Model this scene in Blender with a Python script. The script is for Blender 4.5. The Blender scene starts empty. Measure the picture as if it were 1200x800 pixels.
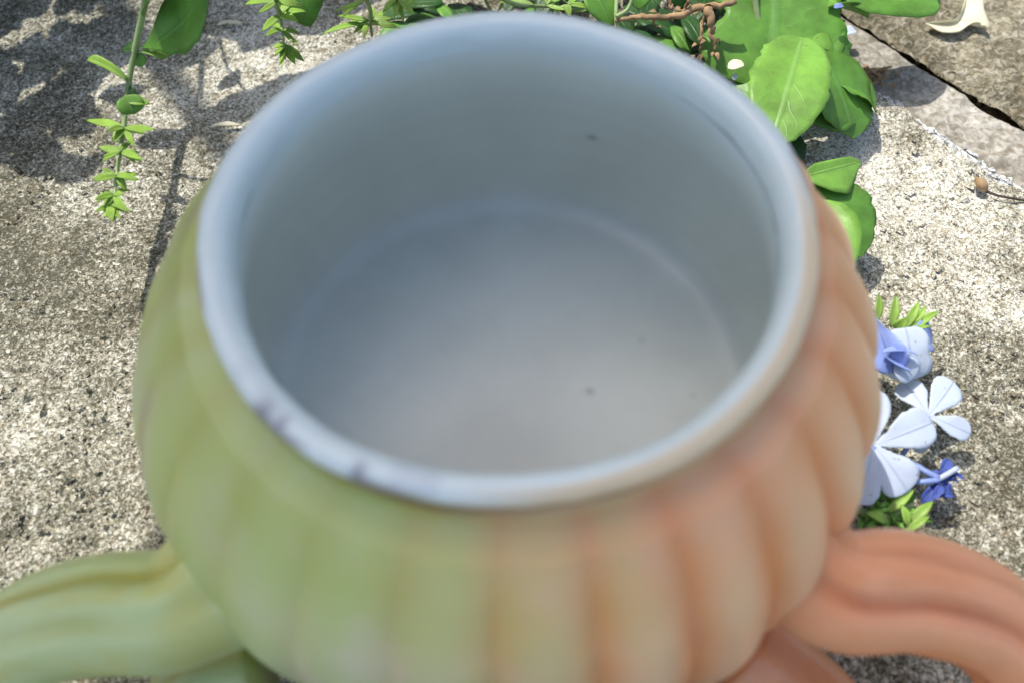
import bpy, math, random
import numpy as np
from mathutils import Vector
random.seed(7); rng = np.random.default_rng(7)
S = 0.01                                     # everything below is written in centimetres
scn = bpy.context.scene
COL = scn.collection

# ------------------------------------------------------------------ camera
PITCH = math.radians(59.2)
CAM = np.array([0.05, -7.6, 18.1]); FPX = 1082.0
cd = bpy.data.cameras.new('camera'); cam = bpy.data.objects.new('camera', cd); COL.objects.link(cam)
cam.location = CAM * S; cam.rotation_euler = (math.pi/2 - PITCH, 0, 0)
cd.sensor_width = 36; cd.lens = FPX/1200*36; cd.clip_start = 0.005; cd.clip_end = 500
cd.dof.use_dof = True; cd.dof.focus_distance = 0.222; cd.dof.aperture_fstop = 13.0
scn.camera = cam
scn.render.resolution_x = 1024; scn.render.resolution_y = 682

# ------------------------------------------------------------------ light
SUN = np.array([-0.40, 0.40, 1.0])
sel = math.atan2(1.0, math.hypot(.4, .4))
w = bpy.data.worlds.new('World'); scn.world = w; w.use_nodes = True
nt = w.node_tree; bg = nt.nodes['Background']
sky = nt.nodes.new('ShaderNodeTexSky'); sky.sky_type = 'NISHITA'; sky.sun_disc = False; sky.air_density = 1.0; sky.dust_density = 3.3; sky.ozone_density = 0.2
sky.sun_elevation = sel; sky.sun_rotation = math.atan2(-.4, .4)
nt.links.new(sky.outputs[0], bg.inputs[0]); bg.inputs[1].default_value = 0.143
sl = bpy.data.lights.new('sun', 'SUN'); sl.energy = 2.85; sl.angle = math.radians(0.5); sl.color = (1, .955, .88)
so = bpy.data.objects.new('sun', sl); COL.objects.link(so)
so.rotation_euler = Vector(SUN).to_track_quat('Z', 'Y').to_euler(); so.location = (-.5, .5, 1.5)
vs = scn.view_settings; vs.view_transform = 'Standard'; vs.look = 'None'; vs.gamma = 1; vs.exposure = 0.84
vs.use_curve_mapping = False

# ------------------------------------------------------------------ helpers
def at(px, py, z=0.0):
    """point of the place (cm) at height z on the line of sight of photo pixel (1200x800)"""
    F = np.array([0, math.cos(PITCH), -math.sin(PITCH)]); U = np.array([0, math.sin(PITCH), math.cos(PITCH)])
    d = F + np.array([1., 0, 0])*(px-600)/FPX + U*(400-py)/FPX
    return CAM + d*((z-CAM[2])/d[2])

def mesh_obj(name, V, Fc, mat, parent=None, uv=None, col=None, smooth=True):
    off = np.array(parent.matrix_world.translation)/S if parent else np.zeros(3)
    if parent: off = np.array(parent['_o'])
    V = (np.asarray(V, float)-off)*S
    me = bpy.data.meshes.new(name); me.from_pydata(V.tolist(), [], [tuple(map(int, f)) for f in Fc]); me.materials.append(mat)
    if smooth: me.shade_smooth()
    if uv is not None:
        l = me.uv_layers.new(name='UVMap'); idx = np.zeros(len(me.loops), int); me.loops.foreach_get('vertex_index', idx)
        l.data.foreach_set('uv', np.asarray(uv, float)[idx].ravel())
    if col is not None:
        a = me.color_attributes.new('pigment', 'FLOAT_COLOR', 'POINT')
        c = np.ones((len(V), 4)); c[:, :3] = col; a.data.foreach_set('color', c.ravel())
    o = bpy.data.objects.new(name, me); COL.objects.link(o)
    if parent: o.parent = parent
    return o

def thing(name, label, cat, loc, group=None):
    o = bpy.data.objects.new(name, None); o.empty_display_size = .01; COL.objects.link(o)
    o.location = np.asarray(loc, float)*S; o['_o'] = [float(v) for v in loc]
    if label: o['label'] = label; o['category'] = cat
    if group: o['group'] = group
    return o

def sub(ob, par):            # meta for parts that carry sub-parts
    ob['_o'] = list(par['_o']); return ob

def grid_faces(n, m, wrap_m=False):
    f = []
    mm = m if wrap_m else m-1
    for i in range(n-1):
        for j in range(mm):
            j2 = (j+1) % m
            f.append((i*m+j, i*m+j2, (i+1)*m+j2, (i+1)*m+j))
    return f

def catmull(P, n):
    P = np.asarray(P, float)
    if len(P) == 2: return P[0]+(P[1]-P[0])*np.linspace(0, 1, n)[:, None]
    Q = np.vstack([2*P[0]-P[1], P, 2*P[-1]-P[-2]]); out = []
    for s in np.linspace(0, len(P)-1-1e-6, n):
        i = int(s); u = s-i; a, b, c, d = Q[i:i+4]
        out.append(.5*((2*b)+(-a+c)*u+(2*a-5*b+4*c-d)*u*u+(-a+3*b-3*c+d)*u**3))
    return np.array(out)

def tube_vf(P, R, n=8, prof=None, up=(0, 0, 1), base=0):
    P = np.asarray(P, float); k = len(P); R = np.broadcast_to(np.asarray(R, float), (k,))
    T = np.gradient(P, axis=0); T /= np.linalg.norm(T, axis=1)[:, None]+1e-9
    V = []; N = np.array(up, float)
    for i in range(k):
        N = N - T[i]*(N@T[i]); N /= np.linalg.norm(N)+1e-9; B = np.cross(T[i], N)
        for j in range(n):
            a = 2*math.pi*j/n; r = R[i]*(prof(a, i/(k-1)) if prof else 1)
            V.append(P[i]+r*(math.cos(a)*N+math.sin(a)*B))
    F = grid_faces(k, n, True)
    V.append(P[0]); V.append(P[-1]); c0 = k*n
    F += [(c0, (j+1) % n, j) for j in range(n)]+[(c0+1, (k-1)*n+j, (k-1)*n+(j+1) % n) for j in range(n)]
    return V, [tuple(x+base for x in f) for f in F]

def tube(name, P, R, mat, parent, n=8, k=None, wob=0, **kw):
    P = catmull(P, k or max(6, 6*len(P)))
    if wob: P[1:-1] += rng.normal(0, wob, P[1:-1].shape)
    R = np.interp(np.linspace(0, 1, len(P)), np.linspace(0, 1, len(np.atleast_1d(R))), np.atleast_1d(R))
    V, F = tube_vf(P, R, n, **kw)
    return mesh_obj(name, V, F, mat, parent)

def unit(v): v = np.asarray(v, float); return v/(np.linalg.norm(v)+1e-9)

OVATE = ([0, .08, .2, .4, .6, .8, .93, 1], [.05, .45, .82, 1, .9, .58, .25, .0])
LANCE = ([0, .1, .3, .5, .75, 1], [.12, .55, .95, 1, .62, .0])
OBOV = ([0, .15, .4, .65, .85, .95, 1], [.10, .24, .62, .98, .95, .62, .15])
ROUND = ([0, .06, .2, .45, .7, .88, .97, 1], [.1, .55, .9, 1, .95, .7, .35, .0])

def leaf(name, parent, base, tip, width, mat, wl=OVATE, wr=None, nrm=(0, 0, 1), fold=.12, arch=.10,
         roll=0, wave=0.0, nl=18, nw=9, curl=0.0, thick=.02, bend=0.0, seed=None):
    """a leaf blade from base to tip (cm): half-width profile left/right, arched, folded along its rib"""
    base = np.asarray(base, float); tip = np.asarray(tip, float); L = np.linalg.norm(tip-base); D = unit(tip-base)
    N = np.asarray(nrm, float); N = unit(N-D*(N@D)); B = np.cross(N, D)
    cr, sr = math.cos(roll), math.sin(roll); N, B = N*cr+B*sr, B*cr-N*sr
    wr = wr or wl; ph = rng.uniform(0, 6.28) if seed is None else seed
    V = []; UV = []
    for i in range(nl):
        t = i/(nl-1); c = base+D*L*t+N*(arch*L*4*t*(1-t)-curl*L*t*t)+B*(bend*L*4*t*(1-t))
        for j in range(nw):
            s = j/(nw-1)*2-1
            h = width/2*(np.interp(t, *wl) if s < 0 else np.interp(t, *wr)); a = abs(s)
            p = c+B*s*h*math.cos(fold)+N*(a*h*math.sin(fold)*1.0 - .10*h*a*a)
            p = p+N*wave*L*(a**1.5)*math.sin(t*11+ph+(2 if s > 0 else 0))
            if abs(s) == 1 and 0 < i < nl-1 and wave: p = p+B*s*rng.normal(0, .012*width)
            V.append(p); UV.append(((s+1)/2, t))
    F = grid_faces(nl, nw); n = len(V)
    V2 = [v-N*thick for v in V]; F2 = [tuple(x+n for x in f[::-1]) for f in F]
    ring = [i*nw for i in range(nl)]+[(nl-1)*nw+j for j in range(1, nw)]+[i*nw+nw-1 for i in range(nl-2, -1, -1)]+[j for j in range(nw-2, 0, -1)]
    F3 = [(ring[k], ring[(k+1) % len(ring)], ring[(k+1) % len(ring)]+n, ring[k]+n) for k in range(len(ring))]
    return mesh_obj(name, V+V2, F+F2+F3, mat, parent, uv=UV+UV)

def noise2(x, y, seed=0):
    """value noise, vectorised"""
    r = np.random.default_rng(seed); T = r.random((256, 256))
    xi = np.floor(x).astype(int); yi = np.floor(y).astype(int); u = x-xi; v = y-yi
    u = u*u*(3-2*u); v = v*v*(3-2*v); a = T[xi % 256, yi % 256]; b = T[(xi+1) % 256, yi % 256]
    c = T[xi % 256, (yi+1) % 256]; d = T[(xi+1) % 256, (yi+1) % 256]
    return (a*(1-u)+b*u)*(1-v)+(c*(1-u)+d*u)*v
def fbm(x, y, seed=0, o=4):
    s = 0; a = .5
    for k in range(o): s = s+a*(noise2(x*2**k+17*k, y*2**k+31*k, seed+k)-.5); a *= .55
    return s

# ------------------------------------------------------------------ materials
def new_mat(name):
    m = bpy.data.materials.new(name); m.use_nodes = True; t = m.node_tree
    return m, t, t.nodes, t.links, t.nodes['Principled BSDF']
def ramp(N, L, src, stops, interp='LINEAR'):
    r = N.new('ShaderNodeValToRGB'); r.color_ramp.interpolation = interp; e = r.color_ramp.elements
    while len(e) < len(stops): e.new(.5)
    for k, (p, c) in enumerate(stops):
        e[k].position = p; e[k].color = (*c, 1) if len(c) == 3 else c
    L.new(src, r.inputs[0]); return r.outputs[0]
def nz(N, L, vec, scale, detail=2, rough=.5, dist=0.0):
    n = N.new('ShaderNodeTexNoise'); n.inputs['Scale'].default_value = scale; n.inputs['Detail'].default_value = detail
    n.inputs['Roughness'].default_value = rough; n.inputs['Distortion'].default_value = dist
    L.new(vec, n.inputs['Vector']); return n.outputs['Fac']
def mixc(N, L, f, a, b, mode='MIX'):
    m = N.new('ShaderNodeMix'); m.data_type = 'RGBA'; m.blend_type = mode
    for s, v in ((m.inputs[0], f), (m.inputs[6], a), (m.inputs[7], b)):
        if isinstance(v, bpy.types.NodeSocket): L.new(v, s)
        else: s.default_value = v if isinstance(v, (int, float)) else (*v, 1)
    return m.outputs[2]
def mth(N, L, op, a, b=None, c=None):
    m = N.new('ShaderNodeMath'); m.operation = op
    for k, v in enumerate((a, b, c)):
        if v is None: continue
        if isinstance(v, bpy.types.NodeSocket): L.new(v, m.inputs[k])
        else: m.inputs[k].default_value = v
    return m.outputs[0]
def bump(N, L, h, strength, dist, prev=None):
    b = N.new('ShaderNodeBump'); b.inputs['Strength'].default_value = strength; b.inputs['Distance'].default_value = dist
    L.new(h, b.inputs['Height'])
    if prev: L.new(prev, b.inputs['Normal'])
    return b.outputs[0]

def stone_mat(name, dark, mid, light, bias=0.0, patches=(), patch=(.30, .26, .19), patch_amt=.5, grain=1000, contrast=1.0, smooth=False):
    m, t, N, L, P = new_mat(name)
    g = N.new('ShaderNodeNewGeometry').outputs['Position']
    g1 = nz(N, L, g, grain, 2.5, .55, .9); g2 = nz(N, L, g, grain*.42, 3, .6, .6); lo = nz(N, L, g, 22, 4, .6); lo2 = nz(N, L, g, 60, 4, .65)
    v = mth(N, L, 'ADD', mth(N, L, 'MULTIPLY', g1, .72), mth(N, L, 'MULTIPLY', g2, .28))
    v = mth(N, L, 'ADD', v, mth(N, L, 'MULTIPLY', mth(N, L, 'SUBTRACT', lo2, .5), .30))
    v = mth(N, L, 'ADD', v, mth(N, L, 'MULTIPLY', mth(N, L, 'SUBTRACT', lo, .5), .28))
    v = mth(N, L, 'ADD', v, bias)
    for (cx, cy, rad, amt) in patches:            # weathered and lichen-bleached areas of the stone
        vd = N.new('ShaderNodeVectorMath'); vd.operation = 'DISTANCE'; L.new(g, vd.inputs[0]); vd.inputs[1].default_value = (cx*S, cy*S, 0)
        dd = mth(N, L, 'ADD', vd.outputs['Value'], mth(N, L, 'MULTIPLY', mth(N, L, 'SUBTRACT', nz(N, L, g, 45, 4, .6), .5), rad*S*1.6))
        f = ramp(N, L, mth(N, L, 'DIVIDE', dd, rad*S), [(.25, (1, 1, 1)), (1.0, (0, 0, 0))])
        v = mth(N, L, 'ADD', v, mth(N, L, 'MULTIPLY', f, amt))
    d = .055/contrast
    c = ramp(N, L, v, [(.5-2.0*d, dark), (.5-.55*d, tuple(.55*a+.45*b for a, b in zip(dark, mid))), (.5+.3*d, mid), (.5+1.9*d, light)])
    pf = ramp(N, L, nz(N, L, g, 34, 5, .62), [(.47, (0, 0, 0)), (.64, (1, 1, 1))])
    pf = mth(N, L, 'MULTIPLY', pf, patch_amt)
    c = mixc(N, L, pf, c, mixc(N, L, .62, c, patch, 'MULTIPLY'))
    hue = nz(N, L, g, 420, 2, .5)
    c = mixc(N, L, mth(N, L, 'MULTIPLY', ramp(N, L, hue, [(.52, (0, 0, 0)), (.68, (1, 1, 1))]), .35), c, (.50, .36, .20), 'MULTIPLY')
    L.new(c, P.inputs['Base Color']); P.inputs['Roughness'].default_value = .9
    P.inputs['Specular IOR Level'].default_value = .25
    n1 = bump(N, L, g1, .5 if smooth else .9, .0005 if smooth else .0011)
    n2 = bump(N, L, g2, .6, .0012 if not smooth else .0006, n1)
    L.new(n2, P.inputs['Normal']); return m

M = {}
M['stone'] = stone_mat('speckled_stone', (.105, .10, .068), (.44, .42, .325), (.83, .81, .71), bias=-.024, patch_amt=.6, grain=1400, contrast=.84,
    patches=[(*at(1110, 230)[:2], 7.0, .085), (*at(300, 90)[:2], 4.6, .065), (*at(170, 610)[:2], 3.0, .035), (*at(60, 240)[:2], 4.5, -.035), (*at(1150, 440)[:2], 3, -.02)])
M['edge_stone'] = stone_mat('smooth_stone', (.20, .185, .15), (.38, .36, .31), (.52, .50, .45), grain=520, patch_amt=.6, contrast=.6, smooth=True)
M['back_stone'] = stone_mat('brown_stone', (.12, .105, .07), (.27, .25, .18), (.42, .39, .31), grain=620, patch_amt=.8, contrast=.75)
M['mortar'] = stone_mat('white_mortar', (.22, .22, .21), (.60, .62, .61), (.84, .85, .84), bias=.06, grain=800, patch_amt=.2, contrast=.8)
M['soil'] = stone_mat('soil', (.02, .017, .012), (.045, .038, .026), (.09, .075, .05), grain=400, contrast=.6)

def leaf_mat(name, c, back=None, vein=(.25, .42, .12), trans=.3, rough=.42, veinw=.5, mott=.25, ccy=None, sidev=.2):
    m, t, N, L, P = new_mat(name)
    uvn = N.new('ShaderNodeUVMap'); sx = N.new('ShaderNodeSeparateXYZ'); L.new(uvn.outputs[0], sx.inputs[0])
    g = N.new('ShaderNodeNewGeometry'); u = mth(N, L, 'ABSOLUTE', mth(N, L, 'SUBTRACT', sx.outputs[0], .5))
    mid = ramp(N, L, u, [(0, (1, 1, 1)), (.018, (.7, .7, .7)), (.045, (0, 0, 0))])
    # side veins: lines of v - 0.55*|u|
    s = mth(N, L, 'SUBTRACT', sx.outputs[1], mth(N, L, 'MULTIPLY', u, .62))
    s = mth(N, L, 'ADD', s, mth(N, L, 'MULTIPLY', nz(N, L, g.outputs['Position'], 110, 3), .16))
    fr = mth(N, L, 'ABSOLUTE', mth(N, L, 'SUBTRACT', mth(N, L, 'FRACT', mth(N, L, 'MULTIPLY', s, 8.0)), .5))
    side = ramp(N, L, fr, [(0, (sidev, sidev, sidev)), (.07, (0, 0, 0))])
    vv = mth(N, L, 'MULTIPLY', mth(N, L, 'MAXIMUM', mid, side), veinw)
    n1 = nz(N, L, g.outputs['Position'], 130, 4, .6)
    dark = tuple(x*(1-mott) for x in c); lt = tuple(min(1, x*(1+mott)) for x in c)
    col = ramp(N, L, n1, [(.35, dark), (.68, lt)])
    if ccy: # second tint along the blade
        col = mixc(N, L, ramp(N, L, sx.outputs[1], [(0, (1, 1, 1)), (.55, (0, 0, 0))]), col, ccy)
    spots = ramp(N, L, nz(N, L, g.outputs['Position'], 420, 4, .65), [(.64, (0, 0, 0)), (.72, (.6, .6, .6))])
    col = mixc(N, L, spots, col, (.20, .20, .05))
    col = mixc(N, L, vv, col, vein)
    if back: col = mixc(N, L, mth(N, L, 'MULTIPLY', g.outputs['Backfacing'], 1.0), col, col)
    L.new(col, P.inputs['Base Color']); P.inputs['Roughness'].default_value = rough
    P.inputs['Specular IOR Level'].default_value = .4
    bm = bump(N, L, mth(N, L, 'ADD', mth(N, L, 'MULTIPLY', vv, -1.0), mth(N, L, 'MULTIPLY', n1, .8)), .5, .0006)
    bm = bump(N, L, nz(N, L, g.outputs['Position'], 900, 2), .25, .0002, bm)
    L.new(bm, P.inputs['Normal'])
    tr = N.new('ShaderNodeBsdfTranslucent'); L.new(mixc(N, L, 1.0, col, (1.0, 1.0, .55), 'MULTIPLY'), tr.inputs[0])
    mx = N.new('ShaderNodeMixShader'); mx.inputs[0].default_value = trans
    L.new(P.outputs[0], mx.inputs[1]); L.new(tr.outputs[0], mx.inputs[2]); L.new(mx.outputs[0], N['Material Output'].inputs[0])
    return m

M['leaf_mid'] = leaf_mat('broad_leaf_green', (.14, .33, .05), vein=(.20, .42, .12))
M['leaf_bright'] = leaf_mat('bright_leaf_green', (.21, .43, .07), vein=(.30, .52, .16))
M['leaf_dark'] = leaf_mat('dark_leaf_green', (.025, .09, .016), vein=(.09, .2, .05), trans=.2)
M['leaf_lime'] = leaf_mat('lime_leaf', (.34, .55, .09), vein=(.40, .55, .2), veinw=.35, trans=.35, ccy=(.33, .5, .14))
M['leaf_pale'] = leaf_mat('pale_stem_green', (.34, .46, .20), vein=(.45, .55, .3), veinw=.2, trans=.25)
M['petal_white'] = leaf_mat('pale_petal', (.63, .71, .90), vein=(.42, .47, .72), veinw=.5, sidev=.04, trans=.35, rough=.6, mott=.04)
M['petal_blue'] = leaf_mat('blue_petal', (.30, .40, .80), vein=(.12, .17, .6), veinw=.6, trans=.3, rough=.6, mott=.25)
M['petal_deep'] = leaf_mat('deep_blue_petal', (.07, .115, .42), vein=(.25, .3, .75), veinw=.5, trans=.2, rough=.6, mott=.5)
M['dry_tan'] = leaf_mat('dry_tan', (.36, .24, .13), vein=(.5, .36, .2), trans=.15, rough=.8, mott=.5)
M['dry_cream'] = leaf_mat('dry_cream', (.78, .74, .56), vein=(.82, .78, .62), trans=.2, rough=.7, mott=.08)
M['dry_dark'] = leaf_mat('dry_dark', (.07, .05, .045), vein=(.1, .07, .05), trans=.05, rough=.8, mott=.4)

def cup_mat(name, rough, coat, spk=True, col=None, orange_peel=.25):
    m, t, N, L, P = new_mat(name); g = N.new('ShaderNodeTexCoord').outputs['Object']
    if col is None:
        a = N.new('ShaderNodeVertexColor'); a.layer_name = 'pigment'; c = a.outputs[0]
    else:
        c = ramp(N, L, nz(N, L, g, 55, 4, .6, .4), [(.3, tuple(x*.93 for x in col)), (.7, tuple(min(1, x*1.05) for x in col))])
    c = mixc(N, L, mth(N, L, 'MULTIPLY', ramp(N, L, nz(N, L, g, 90, 5, .65, .5), [(.42, (0, 0, 0)), (.68, (1, 1, 1))]), .10), c, (.62, .60, .50))
    if spk:
        v = N.new('ShaderNodeTexVoronoi'); v.inputs['Scale'].default_value = 75; L.new(g, v.inputs['Vector'])
        s = ramp(N, L, v.outputs['Distance'], [(.07, (1, 1, 1)), (.16, (0, 0, 0))])
        sel_ = ramp(N, L, v.outputs['Color'], [(.80, (0, 0, 0)), (.82, (.55, .55, .55))])
        c = mixc(N, L, mth(N, L, 'MULTIPLY', s, sel_), c, (.16, .15, .17))
    L.new(c, P.inputs['Base Color']); P.inputs['Roughness'].default_value = rough
    P.inputs['Coat Weight'].default_value = coat; P.inputs['Coat Roughness'].default_value = .25
    b = bump(N, L, nz(N, L, g, 160, 3, .5), orange_peel, .0008); L.new(b, P.inputs['Normal']); return m
M['cup_body'] = cup_mat('glazed_pottery', .45, .5, spk=False, orange_peel=.35)
M['cup_in'] = cup_mat('blue_grey_glaze', .4, .35)
# ------------------------------------------------------------------ the setting
ground = mesh_obj('ground', [(-30000, -30000, -3), (30000, -30000, -3), (30000, 30000, -3), (-30000, 30000, -3)], [(0, 1, 2, 3)], M['soil'], smooth=False)
ground['kind'] = 'structure'
pave = bpy.data.objects.new('pavement', None); COL.objects.link(pave); pave['kind'] = 'structure'; pave['_o'] = [0, 0, 0]
# joint line between the front and the back stone
JA = at(1040, 44)[:2]; JB = at(1195, 141)[:2]; JU = (JB-JA)/np.linalg.norm(JB-JA); JV = np.array([-JU[1], JU[0]])  # JV points to the back
if JV[1] < 0: JV = -JV
def slab(u0, u1, v0, v1, step, mat, rel=.09, name='stone_slab', seed=1, wob=.10, top=0.0, depth=2.6, round_=.25, lvl=0, tilt=0.0, freq=.5):
    nu = max(4, int((u1-u0)/step)); nv = max(3, int((v1-v0)/step))
    U, W = np.meshgrid(np.linspace(0, 1, nu), np.linspace(0, 1, nv), indexing='ij')
    uu = u0+(u1-u0)*U; ed0 = v0+wob*3*fbm(uu*freq, uu*0+3, seed+50, 4); ed1 = v1+wob*3*fbm(uu*freq, uu*0+9, seed+60, 4)
    vv = ed0+(ed1-ed0)*W
    uu = uu+wob*2*fbm(vv*freq, vv*0+5, seed+70, 3)*(np.clip(1-np.minimum(U, 1-U)*30, 0, 1))
    X = JA[0]+uu*JU[0]+vv*JV[0]; Y = JA[1]+uu*JU[1]+vv*JV[1]
    Z = top+rel*(1.6*fbm(X*.35, Y*.35, 11, 3)+1.3*fbm(X*1.6, Y*1.6, 21, 4)+.9*fbm(X*6, Y*6, 31, 2))
    d = np.minimum.reduce([vv-ed0, ed1-vv, (uu-u0), (u1-uu)]); k = np.clip(1-d/round_, 0, 1)
    Z = Z-round_*.75*k**2.2+tilt*(vv-v0)/(v1-v0)
    n = nu*nv; V = np.stack([X, Y, Z], -1).reshape(-1, 3); F = grid_faces(nu, nv)
    ring = [i*nv for i in range(nu)]+[(nu-1)*nv+j for j in range(1, nv)]+[i*nv+nv-1 for i in range(nu-2, -1, -1)]+[j for j in range(nv-2, 0, -1)]
    B = V[ring].copy(); B[:, 2] = -depth; V = np.vstack([V, B]); r = len(ring)
    F += [(ring[i], n+i, n+(i+1) % r, ring[(i+1) % r]) for i in range(r)]
    return mesh_obj(name, V, F, mat, pave)
slab(-34, 26, -33, -2.0, .13, M['stone'], rel=.13, seed=1, wob=.2, round_=.16)
slab(-34, 26, -1.97, -.19, .10, M['edge_stone'], rel=.09, seed=3, wob=.10, top=-.04, round_=.22, tilt=.05, freq=.8)
slab(-34, 26, -2.35, -1.6, .2, M['mortar'], rel=.05, seed=4, wob=.1, top=-.10, round_=.1, name='mortar_bed')
slab(-20, 40, .12, 30, .13, M['back_stone'], rel=.17, seed=5, wob=.12, top=.10, round_=.5, freq=.9)
slab(-34, 26, -.32, .30, .15, M['soil'], rel=.25, seed=2, wob=.1, top=-.62, name='joint_soil', freq=1.5)
for (a, b, c, d, sd) in [(-95, -35, -33, -.2, 7), (27, 80, -33, -.2, 8), (-34, 26, -66, -34, 9), (-81, -21, .2, 30, 10), (41, 90, .2, 30, 12),
                         (-95, -35, -66, -34, 13), (27, 80, -66, -34, 14), (-45, 15, 31, 62, 15), (16, 70, 31, 62, 16)]:
    slab(a, b, c, d, 1.2, M['stone'] if sd % 2 else M['back_stone'], seed=sd, wob=.15, rel=.1)
# white mortar smears along the strip
mv = []; mf = []
for k in range(150):
    u = rng.uniform(-30, 26) if k < 40 else rng.uniform(.2, 12); v = -2.0+rng.normal(0, .09)+.5*float(fbm(np.array([u*.8]), np.array([3.]), 90, 3)[0])
    c = np.array([JA[0]+u*JU[0]+v*JV[0], JA[1]+u*JU[1]+v*JV[1], .015]); n = 9; b0 = len(mv); a0 = rng.uniform(0, 6.28)
    L_ = rng.uniform(.04, .22); W_ = rng.uniform(.02, .09)
    mv.append(c+[0, 0, .0])
    for j in range(n):
        a = 2*math.pi*j/n; r = rng.uniform(.6, 1.1); e = (math.cos(a)*L_*r, math.sin(a)*W_*r)
        mv.append(c+np.array([e[0]*JU[0]+e[1]*JV[0], e[0]*JU[1]+e[1]*JV[1], -.09]))
    mf += [(b0, b0+1+j, b0+1+(j+1) % n) for j in range(n)]
mo = mesh_obj('mortar_flakes', mv, mf, M['mortar'], pave); mo['kind'] = 'stuff'
# crumbs of stone in the pitted surface
cv = []; cf = []
for k in range(5200):
    p = at(rng.uniform(-60, 1260), rng.uniform(-20, 820)); q = p[:2]-JA
    if q@JV > -2.2: continue
    s = rng.uniform(.03, .085)*(1 if rng.random() < .93 else 1.8); b0 = len(cv)
    R = rng.normal(0, 1, (6, 3))*.25+np.array([[1, 0, 0], [-1, 0, 0], [0, 1, 0], [0, -1, 0], [0, 0, .7], [0, 0, -.7]])
    cv += [np.array([p[0], p[1], .012])+r*s for r in R]
    cf += [(b0+a, b0+b, b0+c) for a, b, c in ((0, 2, 4), (2, 1, 4), (1, 3, 4), (3, 0, 4), (2, 0, 5), (1, 2, 5), (3, 1, 5), (0, 3, 5))]
g_ = mesh_obj('stone_grit', cv, cf, M['stone'], pave, smooth=False); g_['kind'] = 'stuff'

# ------------------------------------------------------------------ the cup
RZ = 8.6
cup = thing('cup', 'two-handled fluted pottery cup, half pale green and half orange, blue-grey inside', 'cup', (0, 0, 0))
NA = 416; A = np.linspace(0, 2*math.pi, NA, endpoint=False)
def smooth01(x): x = np.clip(x, 0, 1); return x*x*(3-2*x)
NF = 26
def flute(a): return np.abs(np.cos(a*NF/2+.35))**.75          # 1 on the ridge, 0 in the groove
orangeness = smooth01((np.cos(A)*5.5+.1)/6.5+.5)   # + x side is orange
wobr = 1+.010*np.sin(2*A+1)+.006*np.sin(5*A)+.012*fbm(np.cos(A)*4+20, np.sin(A)*4+20, 8, 3)
def lathe(name, prof, mat, colfn, rad=None, closed_bottom=False, zfn=None):
    V = []; C = []
    for (r, z) in prof:
        rr = np.full(NA, r)*1.0; zz = np.full(NA, z)*1.0
        if rad is not None: rr = rad(rr, zz, A)
        if zfn is not None: zz = zfn(rr, zz, A)
        V.append(np.stack([rr*np.cos(A), rr*np.sin(A), zz], -1)); C.append(colfn(rr, zz, A))
    V = np.concatenate(V); C = np.concatenate(C); F = grid_faces(len(prof), NA, True)
    if closed_bottom:
        V = np.vstack([V, V[-NA:].mean(0)]); C = np.vstack([C, C[-1]]); c = len(V)-1; b = c-NA
        F += [(b+j, b+(j+1) % NA, c) for j in range(NA)]
    return mesh_obj(name, V, F, mat, cup, col=C)
def mixv(a, b, f): f = np.asarray(f)[..., None]; return np.asarray(a)*(1-f)+np.asarray(b)*f
RIMC = (.68, .77, .76)
def body_r(z): dz = z-RZ; return 5.8*math.sqrt(max(1-abs((dz+4)/5)**2, 0.01))
zs = np.concatenate([np.linspace(-.42, -.9, 8), np.linspace(-1.05, -6.35, 46)])
prof = [(3.975, RZ-.20), (3.98, RZ-.26), (3.985, RZ-.34)]+[(max(body_r(RZ+z), 4.0) if z < -.75 else 3.97+.10*smooth01((-z-.42)/.45), RZ+z) for z in zs]
prof += [(body_r(RZ-6.35)-.10, RZ-6.50), (body_r(RZ-6.35)-.35, RZ-6.55), (body_r(RZ-6.35)-.8, RZ-6.5)]
greenamp = .28
def b_rad(r, z, a):
    d = RZ-z; amp = smooth01((d-.3)/1.5)*.225+.01; side = mixn(greenamp, 1.0, orangeness)
    rr = r*(1+(wobr-1)*smooth01(1-d/1.2))
    rr = rr*(1+.028*np.clip(-np.cos(a), 0, 1)*smooth01((d-1.3)/2.2))
    lump = .09*fbm(a*3.0, z*.5+4, 41, 3)
    return rr+amp*side*(flute(a)-.62)+lump*smooth01(d-.5)
def mixn(a, b, f): return a*(1-f)+b*f
def b_z(r, z, a):
    d = RZ-z; k = smooth01((d-4.8)/1.6)
    return z-.38*k*(flute(a)-.5)*mixn(.8, 1, orangeness)
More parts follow.
